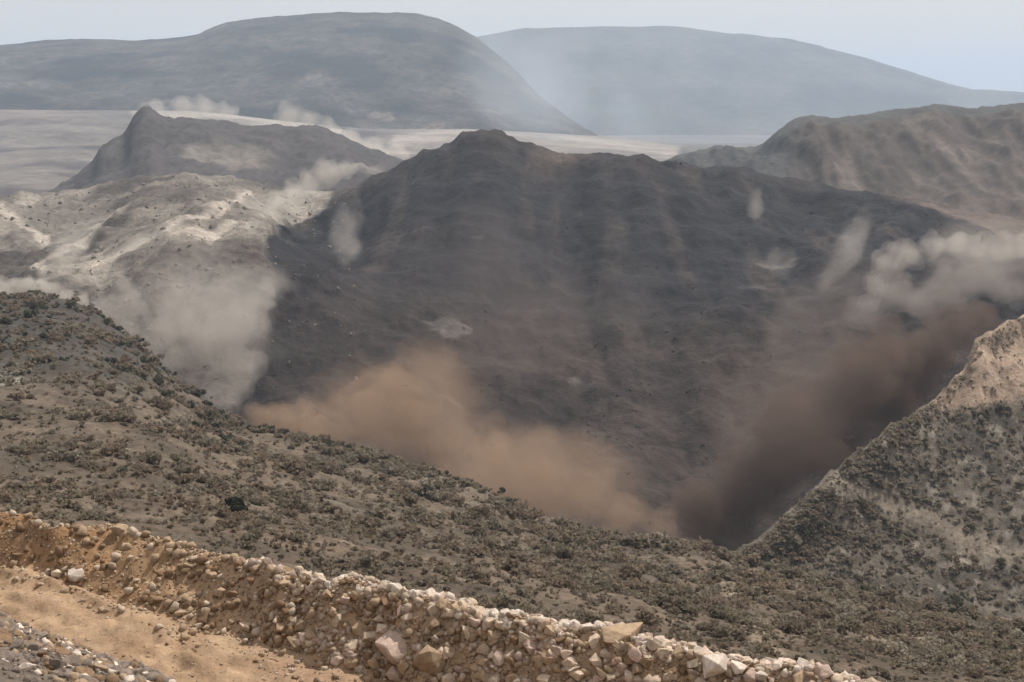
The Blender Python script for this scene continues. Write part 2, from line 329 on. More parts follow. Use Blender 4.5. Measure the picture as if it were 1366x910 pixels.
edge_l = np.interp(Yp, [200, 262, 300, 330, 372, 420, 470, 550, 800], [520, 470, 385, 352, 366, 362, 350, 308, 250]) + 9 * fbm(np.stack([X, Yp, X * 0], -1), 40, 3, 50)
edge_r = np.interp(Yp, [215, 260, 285, 310, 345, 420, 520, 800], [1000, 1180, 1260, 1330, 1385, 1400, 1440, 1600])
dark = sstep(-6, 8, X - edge_l) * sstep(-8, 14, edge_r - X)
keep = np.where(s.vrow < 4, sstep(4, 3.75, s.vrow), 0)[:, None]
fl = flat(s.P)
s.P[..., 2] += keep * (dark * (8 * fbm(fl, 130, 4, 51) + 7 * fbm(fl * [1, .22, 1], 80, 4, 52)) + (1 - dark) * (8 * fbm(fl * [1, .45, 1], 120, 5, 53) + 7 * fbm(fl, 60, 5, 55))) + np.where(s.vrow < 3.6, 2.0, 3.0)[:, None] * fbm(fl, 22, 5, 54, gain=.6) + keep * dark * 5.0 * (np.abs(fbm(fl * [1, .7, 1], 38, 3, 64)) - .3) + keep * (1 - dark) * 3.0 * fbm(fl, 26, 4, 65, gain=.65)
s.P[..., 2] += (1 - dark) * keep * sstep(2.0, 1.6, s.vrow)[:, None] * 4 * (1 - sstep(0, 40, np.abs(X - edge_l))) * (X < 700)       # lip of the scarp
# slipped blocks: benches across the face
bench = fbm(fl * [.35, 1, 1], 70, 3, 56); s.P[..., 2] += keep * dark * (4.5 * np.round(fbm(fl * [.55, 1, 1], 60, 4, 56) * 3.5) / 3.5)
c = np.broadcast_to(np.array([.030, .026, .026]), s.P.shape).copy()
c = mixc(c, [.041, .032, .028], sstep(-.1, .5, fbm(fl, 140, 5, 57)))
c = mixc(c, [.020, .0195, .0225], np.maximum(sstep(.0, .5, fbm(fl, 190, 4, 58)), sstep(430, 330, Yp) * sstep(230, 270, Yp)) * .85)
c = mixc(c, [.06, .045, .036], sstep(360, 560, Yp) * .5)
c = mixc(c, [.062, .05, .043], sstep(.15, .6, fbm(fl * [1, .16, 1], 24, 4, 66)) * .6)
c = mixc(c, [.014, .013, .014], sstep(.1, .5, fbm(fl * [1, .2, 1], 34, 4, 67)) * .7)
c = mixc(c, [.16, .145, .13], sstep(.62, .8, fbm(fl * [.5, 1, 1], 34, 4, 59)) * .55)
c = mixc(c, [.10, .075, .06], sstep(690, 760, X) * sstep(800, 740, X) * sstep(250, 215, Yp) * .8)
pale = np.broadcast_to(np.array([.17, .15, .128]), s.P.shape).copy()
pale = mixc(pale, [.075, .064, .057], sstep(-.05, .4, fbm(fl * [1, .6, 1], 85, 5, 60)))
pale = mixc(pale, [.27, .24, .205], sstep(.12, .5, fbm(fl * [1.3, .5, 1], 90, 5, 61)))
pale = mixc(pale, [.092, .078, .068], sstep(2.08, 1.96, s.vrow)[:, None] * .85)
for ch in ([(330, 262), (290, 290), (235, 300), (205, 325), (160, 345), (118, 372)], [(230, 320), (280, 322), (310, 300)], [(150, 285), (110, 320), (70, 335), (48, 350), (56, 365)], [(0, 288), (40, 302), (60, 312)]):
    pale = mixc(pale, [.36, .315, .27], sstep(9, 2, segdist(X, Yp, ch) + 7 * fbm(fl, 25, 4, 63)) * sstep(1.9, 2.1, s.vrow)[:, None])
pr = np.broadcast_to(np.array([.12, .092, .078]), s.P.shape).copy(); pr = mixc(pr, [.075, .06, .052], sstep(.05, .4, fbm(fl * [.4, 1, 1], 45, 4, 62)))
pale = mixc(pale, pr, sstep(800, 1000, X))
c = mixc(pale, c, dark)
tag(s.build('landslide_slope', ground_mat('slide_debris', 38, 5, .66, 1.38, 1.0, 1.8), c), kind='structure')
SL = s

# ---- right hillside with bushes and a bare shoulder
s = Sheet(880, 2000, 2)
edge = [(880, 790, 322), (960, 752, 326), (1000, 735, 330), (1030, 708, 336), (1060, 680, 343), (1100, 642, 355), (1130, 615, 362), (1155, 600, 368), (1175, 583, 374), (1181, 574, 376), (1205, 566, 382), (1222, 552, 387), (1235, 545, 391), (1252, 533, 397), (1262, 522, 401), (1272, 508, 405), (1284, 496, 410), (1290, 483, 413), (1295, 469, 415), (1300, 456, 417), (1330, 440, 424), (1350, 432, 434), (1366, 422, 440), (1450, 385, 470), (2000, 300, 600)]
mid = [(880, 830, 316), (1000, 772, 322), (1100, 725, 335), (1200, 690, 350), (1300, 660, 362), (1366, 640, 370), (2000, 560, 420)]
bot = [(880, 880, 302), (1000, 830, 304), (1100, 830, 305), (1200, 835, 306), (1366, 850, 306), (2000, 900, 306)]
s.pix(bot, 40, 10).pix(mid, 50, 10).pix([(x, y + 16 + .06 * max(0, x - 1200), Y - 7) for x, y, Y in edge], 10, 14).pix(edge, 3, 2).off(7, -1.0, 3).off(9, -14, 4).off(30, -55)
s.loft(); k = np.where(s.vrow < 3, sstep(3, 2.0, s.vrow), 0)[:, None]; fl = flat(s.P)
s.P[..., 2] += (k + .15) * 2.2 * fbm(fl, 42, 4, 71) + (.9 + .5 * sstep(1.8, 3, s.vrow)[:, None]) * fbm(fl, 10, 5, 72, gain=.68)
X, Yp = s.X, s.Y
c = np.broadcast_to(np.array([.115, .096, .076]), s.P.shape).copy(); c = mixc(c, [.066, .058, .046], sstep(-.1, .3, fbm(fl, 16, 5, 73))); c = mixc(c, [.22, .19, .155], sstep(.2, .45, fbm(fl, 6, 4, 76)) * .7)
bareZ = sstep(-10, 16, 545 - .1 * (X - 1300) - Yp + 12 * fbm(fl, 16, 4, 74)) * sstep(1215, 1262, X)
c = mixc(c, [.30, .222, .165], bareZ); c = mixc(c, [.19, .14, .10], bareZ * sstep(.1, .4, fbm(fl, 9, 5, 77)) * .7)
path = segdist(X, Yp, [(1100, 640), (1150, 655), (1210, 682), (1290, 722), (1366, 745), (1600, 800)]); c = mixc(c, [.18, .148, .115], sstep(17, 6, path + 6 * fbm(fl, 10, 3, 75)) * .8)
c = mixc(c, [.22, .19, .14], sstep(24, 8, np.hypot((X - 1305), (Yp - 745) * 2)) * .8)
tag(s.build('hillside', ground_mat('bushy_earth', 10, 1.6, .6, 1.4, .9, .5), c), kind='structure')
HR = s; HR_path = path; HR_bare = bareZ

# ---- near scrub slope
s = Sheet(-700, 2000, 4)
crest = [(-700, 330, 470), (-200, 385, 460), (0, 395, 450), (60, 394, 450), (100, 403, 445), (135, 420, 440), (150, 436, 434), (180, 455, 425), (205, 480, 414), (215, 490, 410), (240, 515, 396), (268, 532, 385), (278, 550, 375), (310, 560, 360), (330, 572, 352), (380, 580, 345), (430, 590, 338), (480, 604, 330), (540, 620, 322), (600, 638, 314), (650, 657, 308), (700, 683, 300), (760, 705, 294), (820, 722, 288), (870, 728, 284), (920, 728, 280), (960, 740, 276), (1000, 752, 272), (1050, 762, 268), (1110, 780, 262), (1180, 800, 256), (1250, 815, 250), (1366, 838, 244), (2000, 930, 225)]
q2 = [(-700, 440, 330), (0, 500, 300), (100, 510, 295), (200, 545, 285), (300, 610, 270), (430, 640, 262), (600, 690, 250), (760, 752, 238), (920, 775, 230), (1050, 806, 222), (1200, 842, 214), (1366, 868, 206), (2000, 960, 190)]
q1 = [(-700, 560, 215), (0, 612, 200), (200, 648, 192), (400, 695, 182), (600, 745, 175), (800, 795, 168), (1000, 840, 162), (1200, 886, 156), (1366, 905, 152), (2000, 1010, 140)]
q0 = [(-700, 655, 130), (0, 708, 124), (200, 735, 120), (400, 785, 116), (600, 830, 112), (800, 868, 108), (1000, 912, 104), (1200, 945, 100), (1366, 965, 98), (2000, 1060, 92)]
s.pix([(x, y + 75, 78 - (x + 700) * .003) for x, y, _ in q0], 14, 10).pix(q0, 50, 12).pix(q1, 50, 12).pix(q2, 60, 12).pix(crest, 6, 3).off(14, -5, 6).off(40, -30, 4).off(60, -90)
s.loft(); fl = flat(s.P); k = np.where(s.vrow < 4, sstep(4, 3.7, s.vrow), 0)[:, None]
s.P[..., 2] += (k + .1) * (2.6 * fbm(fl, 55, 4, 81) + 1.0 * fbm(fl, 15, 4, 82)) + .35 * fbm(fl, 5, 4, 83)
X, Yp = s.X, s.Y
n1 = fbm(fl, 30, 5, 84); n2 = fbm(fl * [.6, 1, 1], 12, 4, 85)
c = np.broadcast_to(np.array([.122, .093, .068]), s.P.shape).copy(); c = mixc(c, [.082, .065, .048], sstep(-.2, .35, n1)); c = mixc(c, [.135, .112, .088], sstep(.1, .5, n2) * .7)
c = mixc(c, [.052, .048, .042], sstep(560, 470, Yp) * .85)
c = mixc(c, [.125, .085, .06], sstep(90, 20, np.abs(Yp - np.interp(X, [0, 200, 600, 1000], [700, 715, 812, 900]))) * sstep(-.1, .4, n2) * .6)
c = mixc(c, [.26, .24, .20], sstep(22, 10, np.hypot((X - 5) * .6, (Yp - 508) * 2.3)) * .9)
pth = np.minimum(segdist(X, Yp, [(1160, 850), (1210, 862), (1290, 872), (1400, 880)]), segdist(X, Yp, [(960, 760), (985, 810), (1010, 850), (1060, 890), (1120, 915)]) * 1.3)
c = mixc(c, [.23, .185, .135], sstep(15, 5, pth + 5 * n2) * .75)
tag(s.build('hillside', ground_mat('scrub_earth', 9, 1.3, .58, 1.42, .9, .4), c), kind='structure')
NS = s

# ---- bench with the haul road, the berm and the toe of the slope the camera stands on
s = Sheet(-700, 1900, 5)
toe = [(-700, 560, -20), (-200, 742, -20), (0, 824, -20), (60, 850, -20), (130, 878, -20), (200, 908, -20), (420, 1010, -20), (800, 1150, -20), (1900, 1400, -20)]
base = [(-700, 620, -20), (-100, 742, -20), (0, 754, -20), (60, 765, -20), (115, 785, -20), (180, 808, -20), (240, 828, -20), (310, 845, -20), (390, 872, -20), (500, 900, -20), (650, 942, -20), (800, 982, -20), (1100, 1060, -20), (1900, 1240, -20)]
cz = lambda x: float(np.interp(x, [0, 150, 300, 505, 800], [-18.5, -18.6, -18.2, -17.6, -17.6]))
cr = [(-700, 560), (-150, 668), (0, 688), (35, 690), (55, 700), (70, 710), (120, 706), (150, 702), (172, 714), (200, 718), (270, 738), (300, 746), (345, 754), (375, 768), (400, 765), (440, 782), (470, 776), (510, 782), (545, 798), (590, 800), (640, 818), (700, 828), (745, 840), (800, 842), (835, 848), (860, 862), (900, 866), (950, 882), (1000, 890), (1050, 896), (1100, 908), (1300, 960), (1900, 1100)]
s.raw(.8, -1.7, 4).raw(2.0, -2.0, 8).raw(13, -9.6, 16)
tp = np.array(toe, float); tpy = np.interp(s.px, tp[:, 0], tp[:, 1]); T = at_height(s.px, tpy, -20.0)
q = T * .80; q[:, 2] = -16.4; s.rows.append(q); s.ns.append(40)
s.rows.append(T); s.ns.append(30)
s.lev(base, 34).lev([(x, y, cz(x)) for x, y in cr], 4)
s.off(.8, -.1, 6).off(2.2, -2.4, 8).off(40, -32)
s.loft(False)
for _ in range(3):                                  # soften the folds of the loft
    s.P[1:-1] = (s.P[:-2] + 2 * s.P[1:-1] + s.P[2:]) / 4
fl = flat(s.P); v = s.vrow[:, None]; X, Yp = s.X, s.Y
bm = sstep(3.95, 4.2, v) * sstep(6.6, 6.0, v); v = v - 1; nt = sstep(3.05, 2.85, v) * sstep(1.6, 2.0, v)
s.P[..., 2] += bm * (.34 * fbm(fl, 2.6, 4, 101) + .16 * fbm(fl, .7, 3, 102)) + nt * (.5 * fbm(fl, 3.2, 4, 103)) + .010 * fbm(fl, 2.5, 4, 104) + .012 * fbm(fl, .5, 3, 105)
# wheel ruts and a low spill of fines along the foot of the berm
tt = np.clip(v - 3, 0, 1); s.P[..., 2] -= (v > 3) * (v < 4) * .10 * (np.exp(-((tt - .34) / .07) ** 2) + np.exp(-((tt - .62) / .07) ** 2))
s.P[..., 2] += .28 * np.exp(-((tt - .86) / .07) ** 2) * (v > 3) * (v < 4.2) * sstep(200, 120, X)
n1 = fbm(fl, 3.5, 5, 106); n2 = fbm(fl * [1, 2.2, 1], 1.6, 4, 107)
c = np.broadcast_to(np.array([.33, .225, .142]), s.P.shape).copy(); c = mixc(c, [.265, .175, .108], sstep(-.1, .4, n1)); c = mixc(c, [.39, .28, .185], sstep(.1, .5, n2) * .6)
c = mixc(c, [.30, .195, .128], sstep(120, 40, np.hypot(X - 420, (Yp - 900) * 2)) * .6)
be = np.broadcast_to(np.array([.30, .18, .095]), s.P.shape).copy(); be = mixc(be, [.235, .145, .082], sstep(-.1, .4, fbm(fl, 1.5, 4, 108))); be = mixc(be, [.44, .32, .215], sstep(120, 330, X) * .6)
c = mixc(c, be, sstep(3.9, 4.05, v))
c = mixc(c, [.13, .105, .085], sstep(3.02, 2.9, v)); c = mixc(c, [.12, .10, .08], sstep(6.4, 7.0, v))
tag(s.build('dirt_road', ground_mat('road_earth', 1.7, .16, .80, 1.18, .9, .05), c), kind='structure')
BN = s

# ------------------------------------------------------------------ rocks
from mathutils import noise as mnoise
import bmesh
def rock_mesh(name, seed, n=15, flatk=.75):
    r = random.Random(seed); bm = bmesh.new()
    for _ in range(n):
        v = Vector((r.gauss(0, 1), r.gauss(0, 1), r.gauss(0, 1))).normalized()
        v = Vector([math.copysign(abs(a) ** .62, a) for a in v]) * r.uniform(.82, 1.0)
        bm.verts.new((v.x * r.uniform(.85, 1.0), v.y * .82, v.z * flatk))
    h = bmesh.ops.convex_hull(bm, input=bm.verts)
    junk = list({g for g in h['geom_interior'] + h['geom_unused'] if isinstance(g, bmesh.types.BMVert)})
    if junk: bmesh.ops.delete(bm, geom=junk, context='VERTS')
    bmesh.ops.dissolve_limit(bm, angle_limit=R(14), verts=bm.verts, edges=bm.edges)
    bmesh.ops.bevel(bm, geom=bm.edges[:], offset=.055, segments=1, affect='EDGES', clamp_overlap=True)
    bmesh.ops.triangulate(bm, faces=bm.faces[:])
    me = bpy.data.meshes.new(name); bm.to_mesh(me); bm.free(); return me
ROCKN = 12
base_rocks = [rock_mesh('rock', 200 + k, 11 + k % 6, (.62, .8, .7)[k % 3]) for k in range(ROCKN)]
def hull_arrays(seed, n):
    r = random.Random(seed); bm = bmesh.new()
    for _ in range(n): bm.verts.new(Vector((r.gauss(0, 1), r.gauss(0, 1), r.gauss(0, 1) * .8)).normalized() * r.uniform(.75, 1))
    h = bmesh.ops.convex_hull(bm, input=bm.verts); junk = list({g for g in h['geom_interior'] + h['geom_unused'] if isinstance(g, bmesh.types.BMVert)})
    if junk: bmesh.ops.delete(bm, geom=junk, context='VERTS')
    bm.verts.index_update(); V = np.array([v.co[:] for v in bm.verts]); Fc = np.array([[v.index for v in f.verts] for f in bm.faces]); bm.free(); return V, Fc
ROCK_ARR = [hull_arrays(950 + k, 12 + k % 5) for k in range(ROCKN)]
TINTS = {'cream': (.52, .41, .31), 'pale': (.60, .51, .43), 'tan': (.37, .265, .175), 'rust': (.22, .142, .085), 'grey': (.20, .16, .132), 'pink': (.47, .35, .285)}
RM = {k: plain_mat('rock_' + k, v, .28, .16, .9, .05) for k, v in TINTS.items()}
rock_meshes = {}
for k in TINTS:
    for j in range(ROCKN):
        me = base_rocks[j].copy(); me.materials.clear(); me.materials.append(RM[k]); rock_meshes[k, j] = me

nv, nu = BN.shape()
def vrow_index(s, v): return np.interp(v + (1 if s is BN else 0), s.vrow, np.arange(len(s.vrow)))
def col_index(s, px): return (px - s.px[0]) / (s.px[1] - s.px[0])
def place(s, px, v): return s.sample(col_index(s, px), vrow_index(s, v))

cand = []   # x, y, z, size, tint, zone
def scatter(n, x0, x1, v0, v1, size, tints, zone, dens=None, sink=.25):
    px = rng.uniform(x0, x1, n); v = rng.uniform(v0, v1, n)
    P = place(BN, px, v); sz = size[0] * (size[1] / size[0]) ** (rng.random(n) ** 3.0)
    kp = np.ones(n, bool) if dens is None else rng.random(n) < dens(px, v)
    for i in np.nonzero(kp)[0]:
        cand.append((P[i, 0], P[i, 1], P[i, 2] - sz[i] * (sink - .25) * 2 + sz[i] * .12, sz[i], rng.choice(tints), zone))
dn = lambda px, v: .30 + .70 * np.clip((px - 130) / 260, 0, 1)
W1 = ['cream', 'tan', 'tan', 'cream', 'pink', 'rust']
scatter(2600, -150, 420, 4.02, 4.98, (.05, .38), ['tan', 'tan', 'rust', 'rust', 'cream'], 'face', dn)
scatter(4200, 380, 1250, 4.02, 5.0, (.07, .36), W1, 'face')
scatter(600, -150, 380, 4.9, 5.6, (.06, .36), ['cream', 'tan', 'rust', 'tan'], 'crest', dn)
scatter(1500, 330, 1250, 4.85, 5.7, (.08, .36), ['pale', 'cream', 'pale', 'cream', 'pink'], 'crest')
scatter(420, 0, 700, 3.72, 4.05, (.06, .26), ['tan', 'cream', 'tan'], 'road')
scatter(160, -100, 600, 3.1, 3.75, (.04, .13), ['tan', 'cream', 'rust'], 'road')
scatter(6500, -140, 330, 1.75, 3.06, (.06, .34), ['grey', 'grey', 'grey', 'rust', 'tan', 'grey', 'pale', 'rust'], 'toe')
# the few stones one can name; (px, py on the berm, size, tint, squash, label)
named = [(528, 4.42, .85, 'pink', 'largest pinkish boulder, half sunk in the berm face'),
         (575, 4.25, .72, 'tan', 'large tan boulder beside the largest pinkish boulder of the berm'),
         (103, 4.18, .55, 'pale', 'bright white stone at the foot of the brown earth part of the berm'),
         (832, 5.0, .78, 'tan', 'wide flat-topped tan block on the berm crest'),
         (648, 5.1, .34, 'pale', 'small round pale stone sticking up from the berm crest'),
         (160, 5.0, .5, 'tan', 'upright tan block on the crest of the brown earth part of the berm'),
         (955, 4.95, .6, 'pale', 'large pale angular block on the low end of the berm crest'),
         (395, 4.12, .40, 'tan', 'square tan stone at the foot of the berm beside the road')]
for px, v, sz, tint, lab in named:
    p = place(BN, np.array([float(px)]), np.array([v]))[0]
    cand.append((p[0], p[1], p[2] + sz * .12, sz, tint, lab))
GRP = {'face': 'rocks of the berm face', 'crest': 'rocks of the berm crest', 'road': 'stones on the dirt road', 'toe': 'rocks of the grey rubble heap'}
A = np.array([c[:4] for c in cand]); qx, qy = to_px(A[:, :3])
vis = (qx > 4) & (qx < W - 4) & (qy > 0) & (qy < H - 4)
scr = np.where(vis, A[:, 3] / A[:, 1], -1) * np.array([9.0 if c[5] not in GRP else 1.0 for c in cand])
order = np.argsort(-scr); single = set(order[:300].tolist())
bulk = {k: ([], [], 0) for k in TINTS}
LM = {}
for (px, v, sz, tint, lab), near in zip(named, ('by the largest pinkish boulder', 'by the largest pinkish boulder', 'by the bright white stone', 'by the wide flat-topped block', 'by the small round pale stone', 'by the upright tan block', 'by the low end of the crest', 'by the square tan stone')):
    LM[near] = place(BN, np.array([float(px)]), np.array([v]))[0]
TW = {'cream': 'cream', 'pale': 'pale whitish', 'tan': 'tan', 'rust': 'rusty brown', 'grey': 'grey', 'pink': 'pinkish'}
ZW = {'face': 'in the berm face', 'crest': 'on the berm crest', 'road': 'lying on the dirt road', 'toe': 'in the grey rubble heap across the road'}
def rmat(sz, big=False):
    return Matrix.Rotation(random.uniform(0, 6.28), 3, 'Z') @ Matrix.Rotation(random.gauss(0, .35), 3, 'X') @ Matrix.Rotation(random.gauss(0, .35), 3, 'Y')
for i, (x, y, z, sz, tint, zone) in enumerate(cand):
    tint = str(tint); j = random.randrange(ROCKN); M = rmat(sz)
    if i in single:
        o = bpy.data.objects.new('boulder' if zone not in GRP and sz > .6 else 'rock', rock_meshes[tint, j]); COL.objects.link(o)
        sc = (sz * random.uniform(.9, 1.15), sz * random.uniform(.8, 1.05), sz * random.uniform(.75, 1.1))
        if 'flat-topped' in zone: M = Matrix.Rotation(.2, 3, 'Z'); sc = (sz * 1.35, sz * .7, sz * .55)
        o.matrix_world = Matrix.Translation((x, y, z)) @ M.to_4x4() @ Matrix.Diagonal((*sc, 1))
        if zone in GRP:
            big_ = 'large' if sz > .38 else 'mid-sized' if sz > .27 else 'small'; shp = ('slabby', 'blocky', 'angular')[j % 3]
            near = min(((math.hypot(x - q[0], y - q[1]), k_) for k_, q in LM.items()), default=(99, ''))
            tag(o, f'{big_} {shp} {TW[tint]} rock {ZW[zone]}' + (f', {near[1]}' if near[0] < 2.6 and zone in ('face', 'crest') else ''), 'rock', GRP[zone])
        else: tag(o, zone, 'boulder' if sz > .6 else 'rock')
    else:
        V, Fc = ROCK_ARR[j]; Vn = (V * sz * np.array([1, random.uniform(.75, 1), random.uniform(.7, 1)])) @ np.array(M).T + [x, y, z]
        vs_, fs_, n_ = bulk[tint]; vs_.append(Vn); fs_.append(Fc + n_); bulk[tint] = (vs_, fs_, n_ + len(Vn))
for k, (vs_, fs_, n_) in bulk.items():
    me = bpy.data.meshes.new('rubble'); mesh_np(me, np.concatenate(vs_), np.concatenate(fs_)); me.materials.append(RM[k])
    o = bpy.data.objects.new('rubble', me); COL.objects.link(o)
    tag(o, f'small {k if k not in ("rust", "pink") else {"rust": "rusty brown", "pink": "pinkish"}[k]} rubble heaped on the berm and beside the road', 'rubble', kind='stuff')

PEB = [hull_arrays(900 + k, 8 + k % 4) for k in range(8)]
def stones(name, P, sz, mat, label, cat):
    V_, F_, n_ = [], [], 0
    for p, z_ in zip(P, sz):
        V, Fc = PEB[random.randrange(8)]; M = np.array(Euler((random.uniform(0, 6.28), random.uniform(0, 6.28), random.uniform(0, 6.28))).to_matrix())
        V_.append((V * [1, random.uniform(.6, 1), random.uniform(.5, .9)]) @ M.T * z_ + p); F_.append(Fc + n_); n_ += len(V)
    me = bpy.data.meshes.new(name); mesh_np(me, np.concatenate(V_), np.concatenate(F_)); me.materials.append(mat)
    o = bpy.data.objects.new(name, me); COL.objects.link(o); tag(o, label, cat, kind='stuff')
def field(s, n, x0, x1, v0, v1, lo, hi, p=3.0, keep=None):
    px = rng.uniform(x0, x1, n); v = rng.uniform(v0, v1, n); P = place(s, px, v); X_, Y_ = to_px(P); sz = lo * (hi / lo) ** (rng.random(n) ** p)
    k = np.ones(n, bool) if keep is None else rng.random(n) < keep(X_, Y_, P); return P[k], sz[k]
for k, (nm, tint, n) in enumerate((('tan', 'tan', 5200), ('cream', 'cream', 3600), ('brown', 'rust', 2600))):
    P, sz = field(BN, n, -150, 1250, 3.93, 5.7, .03, .10, 1.5); stones('gravel', P, sz, RM[tint], f'fine {nm} gravel filling the berm', 'gravel')
P, sz = field(BN, 5500, -140, 330, 1.7, 3.1, .03, .09, 1.5); stones('gravel', P, sz, RM['grey'], 'fine grey brown gravel in the rubble heap across the road', 'gravel')
P, sz = field(BN, 4500, -100, 700, 3.0, 3.95, .015, .055, 2.0); stones('gravel', P, sz, RM['tan'], 'fine grit on the dirt road', 'gravel')
P, sz = field(BN, 4500, -450, 500, .6, 1.8, .03, .22, 2.0); stones('gravel', P, sz, RM['grey'], 'grey brown broken stones on the bank above the rubble heap', 'gravel')
on_dark = lambda X_, Y_, P: np.clip((X_ - np.interp(Y_, [200, 262, 300, 330, 372, 420, 470, 550, 800], [520, 470, 385, 352, 366, 362, 350, 308, 250])) / 20, 0, 1) * np.clip((np.interp(Y_, [215, 260, 285, 310, 345, 420, 520, 800], [1000, 1180, 1260, 1330, 1385, 1400, 1440, 1600]) - X_) / 20, 0, 1) * (.25 + .75 * sstep(-.3, .3, fbm(flat(P), 60, 3, 160)))
off_dark = lambda X_, Y_, P: (1 - on_dark(X_, Y_, P)) * (X_ < 480) * .8
for nm, c_, n, lo, hi in (('charcoal', (.042, .038, .038), 8500, .5, 2.6), ('dark brown', (.06, .047, .038), 7000, .5, 2.4), ('grey', (.085, .074, .065), 900, .4, 2.0)):
    P, sz = field(SL, n, 280, 1420, .9, 4.05, lo, hi, 3.4, on_dark); P[:, 2] -= sz * .35; stones('slide_debris', P, sz, plain_mat('block_' + nm.replace(' ', '_'), c_, .35, 3.0, .6, .6), f'{nm} broken blocks tumbling down the dark slide face', 'debris')
P, sz = field(SL, 3500, -150, 520, 1.2, 4.0, .5, 3.2, 3.0, off_dark); stones('slide_debris', P, sz, plain_mat('block_pale', (.17, .145, .12), .35, 3.0, .6, .6), 'beige broken blocks on the dusty ground left of the slide', 'debris')
P, sz = field(HR, 1600, 940, 1700, .1, 3.05, .25, 1.1, 2.5); stones('stones', P, sz, plain_mat('stone_hill', (.21, .175, .14), .35, 1.0, .6, .2), 'pale weathered stones on the hillside across the gully', 'stones')
P, sz = field(NS, 2200, -200, 1560, .9, 3.9, .12, .6, 2.5); stones('stones', P, sz, plain_mat('stone_slope', (.17, .14, .11), .35, 1.0, .6, .2), 'weathered stones scattered on the slope beyond the berm', 'stones')

# ------------------------------------------------------------------ shrubs
def shrub_arrays(seed, n=150, leaf=.17, up=.72):
    r = np.random.default_rng(seed)
    lobes = r.normal(size=(5, 3)) * [.42, .42, .2] + [0, 0, .42]; lr = r.uniform(.34, .58, 5)
    k = r.integers(0, 5, n); d = r.normal(size=(n, 3)); d /= np.linalg.norm(d, axis=1)[:, None]
    c = lobes[k] + d * lr[k][:, None] * (r.random((n, 1)) ** .45) * [1, 1, up]
    c[:, 2] = np.maximum(c[:, 2], .02 + .1 * r.random(n))
    a = r.normal(size=(n, 3)); a /= np.linalg.norm(a, axis=1)[:, None]; b = np.cross(a, r.normal(size=(n, 3))); b /= np.linalg.norm(b, axis=1)[:, None]
    w = leaf * r.uniform(.6, 1.3, (n, 1)); l = leaf * r.uniform(.8, 1.6, (n, 1))
    V = np.stack([c - a * l - b * w * .3, c - a * l * .1 + b * w, c + a * l, c + a * l * .1 - b * w], 1).reshape(-1, 3)
    return V, np.arange(4 * n).reshape(n, 4)
def stem_arrays(seed):
    r = np.random.default_rng(seed); V, Fq = [], []
    for k in range(5):
        an = r.uniform(0, 6.28); tip = np.array([math.cos(an) * r.uniform(.2, .55), math.sin(an) * r.uniform(.2, .55), r.uniform(.35, .7)])
        b0 = np.array([r.normal() * .03, r.normal() * .03, -.08]); n0 = len(V)
        for p, rad in ((b0, .045), (b0 * .5 + tip * .5 + [0, 0, .05], .028), (tip, .010)):
            for t in range(4): V.append(p + rad * np.array([math.cos(t * 1.57), math.sin(t * 1.57), 0]))
        for s_ in (0, 4):
            for t in range(4): Fq.append([n0 + s_ + t, n0 + s_ + (t + 1) % 4, n0 + s_ + 4 + (t + 1) % 4, n0 + s_ + 4 + t])
    return np.array(V), np.array(Fq)
SM = {'olive': plain_mat('shrub_olive', (.225, .19, .138), .3, 1.2, 0, backlit=.45), 'brown': plain_mat('shrub_brown', (.23, .18, .132), .3, 1.2, 0, backlit=.45),
      'dark': plain_mat('shrub_dark', (.085, .082, .058), .3, .8, 0, backlit=.35), 'silver': plain_mat('shrub_silver', (.29, .25, .195), .3, 1.2, 0, backlit=.45)}
SM['deep'] = plain_mat('shrub_deep', (.026, .028, .017), .3, .8, 0)
SMB = plain_mat('shrub_stem', (.10, .075, .055), .2, .3, 0)
NSH = 6
S_hi = [shrub_arrays(500 + k, 320, .12) for k in range(NSH)]; S_lo = [shrub_arrays(600 + k, 84, .215) for k in range(NSH)]; S_st = [stem_arrays(700 + k) for k in range(NSH)]
fol = {}
for kk, m in SM.items():
    for j in range(NSH):
        me = bpy.data.meshes.new('foliage'); mesh_np(me, *S_hi[j]); me.materials.append(m); fol[kk, j] = me
solo_fol = bpy.data.meshes.new('foliage'); mesh_np(solo_fol, *shrub_arrays(777, 1500, .11)); solo_fol.materials.append(SM['deep'])
stm = []
for j in range(NSH):
    me = bpy.data.meshes.new('stem'); mesh_np(me, *S_st[j]); me.materials.append(SMB); stm.append(me)

sh = []   # pos, size, kind, zone
def shrubs(s, n, x0, x1, v0, v1, size, kinds, zone, keep=None):
    px = rng.uniform(x0, x1, n); v = rng.uniform(v0, v1, n); P = place(s, px, v); X_, Y_ = to_px(P)
    nz_ = fbm(flat(P), 22, 3, 130); kp = np.ones(n, bool)
    if keep is not None: kp = rng.random(n) < keep(X_, Y_, nz_)
    sz = rng.uniform(*size, n) * (1 + .25 * rng.normal(size=n)).clip(.6, 1.6)
    for i in np.nonzero(kp)[0]: sh.append((P[i], sz[i], str(rng.choice(kinds)), zone, X_[i], Y_[i]))
cl = lambda a, b: (lambda X_, Y_, n_: a + b * sstep(-.25, .35, n_))
shrubs(NS, 1500, -250, 1600, 1.0, 2.0, (.3, 1.4), ['olive', 'brown', 'brown', 'silver'], 'lower', cl(.15, .75))
shrubs(NS, 2000, -250, 1600, 2.0, 3.0, (.6, 2.3), ['olive', 'brown', 'olive', 'brown', 'silver'], 'middle', cl(.08, .92))
shrubs(NS, 2300, -250, 1600, 3.0, 4.0, (.8, 2.6), ['olive', 'brown', 'olive', 'brown', 'silver'], 'upper', cl(.12, .88))
shrubs(NS, 700, -150, 330, 3.2, 4.0, (.8, 1.9), ['olive', 'dark', 'brown', 'dark'], 'upper', cl(.3, .7))
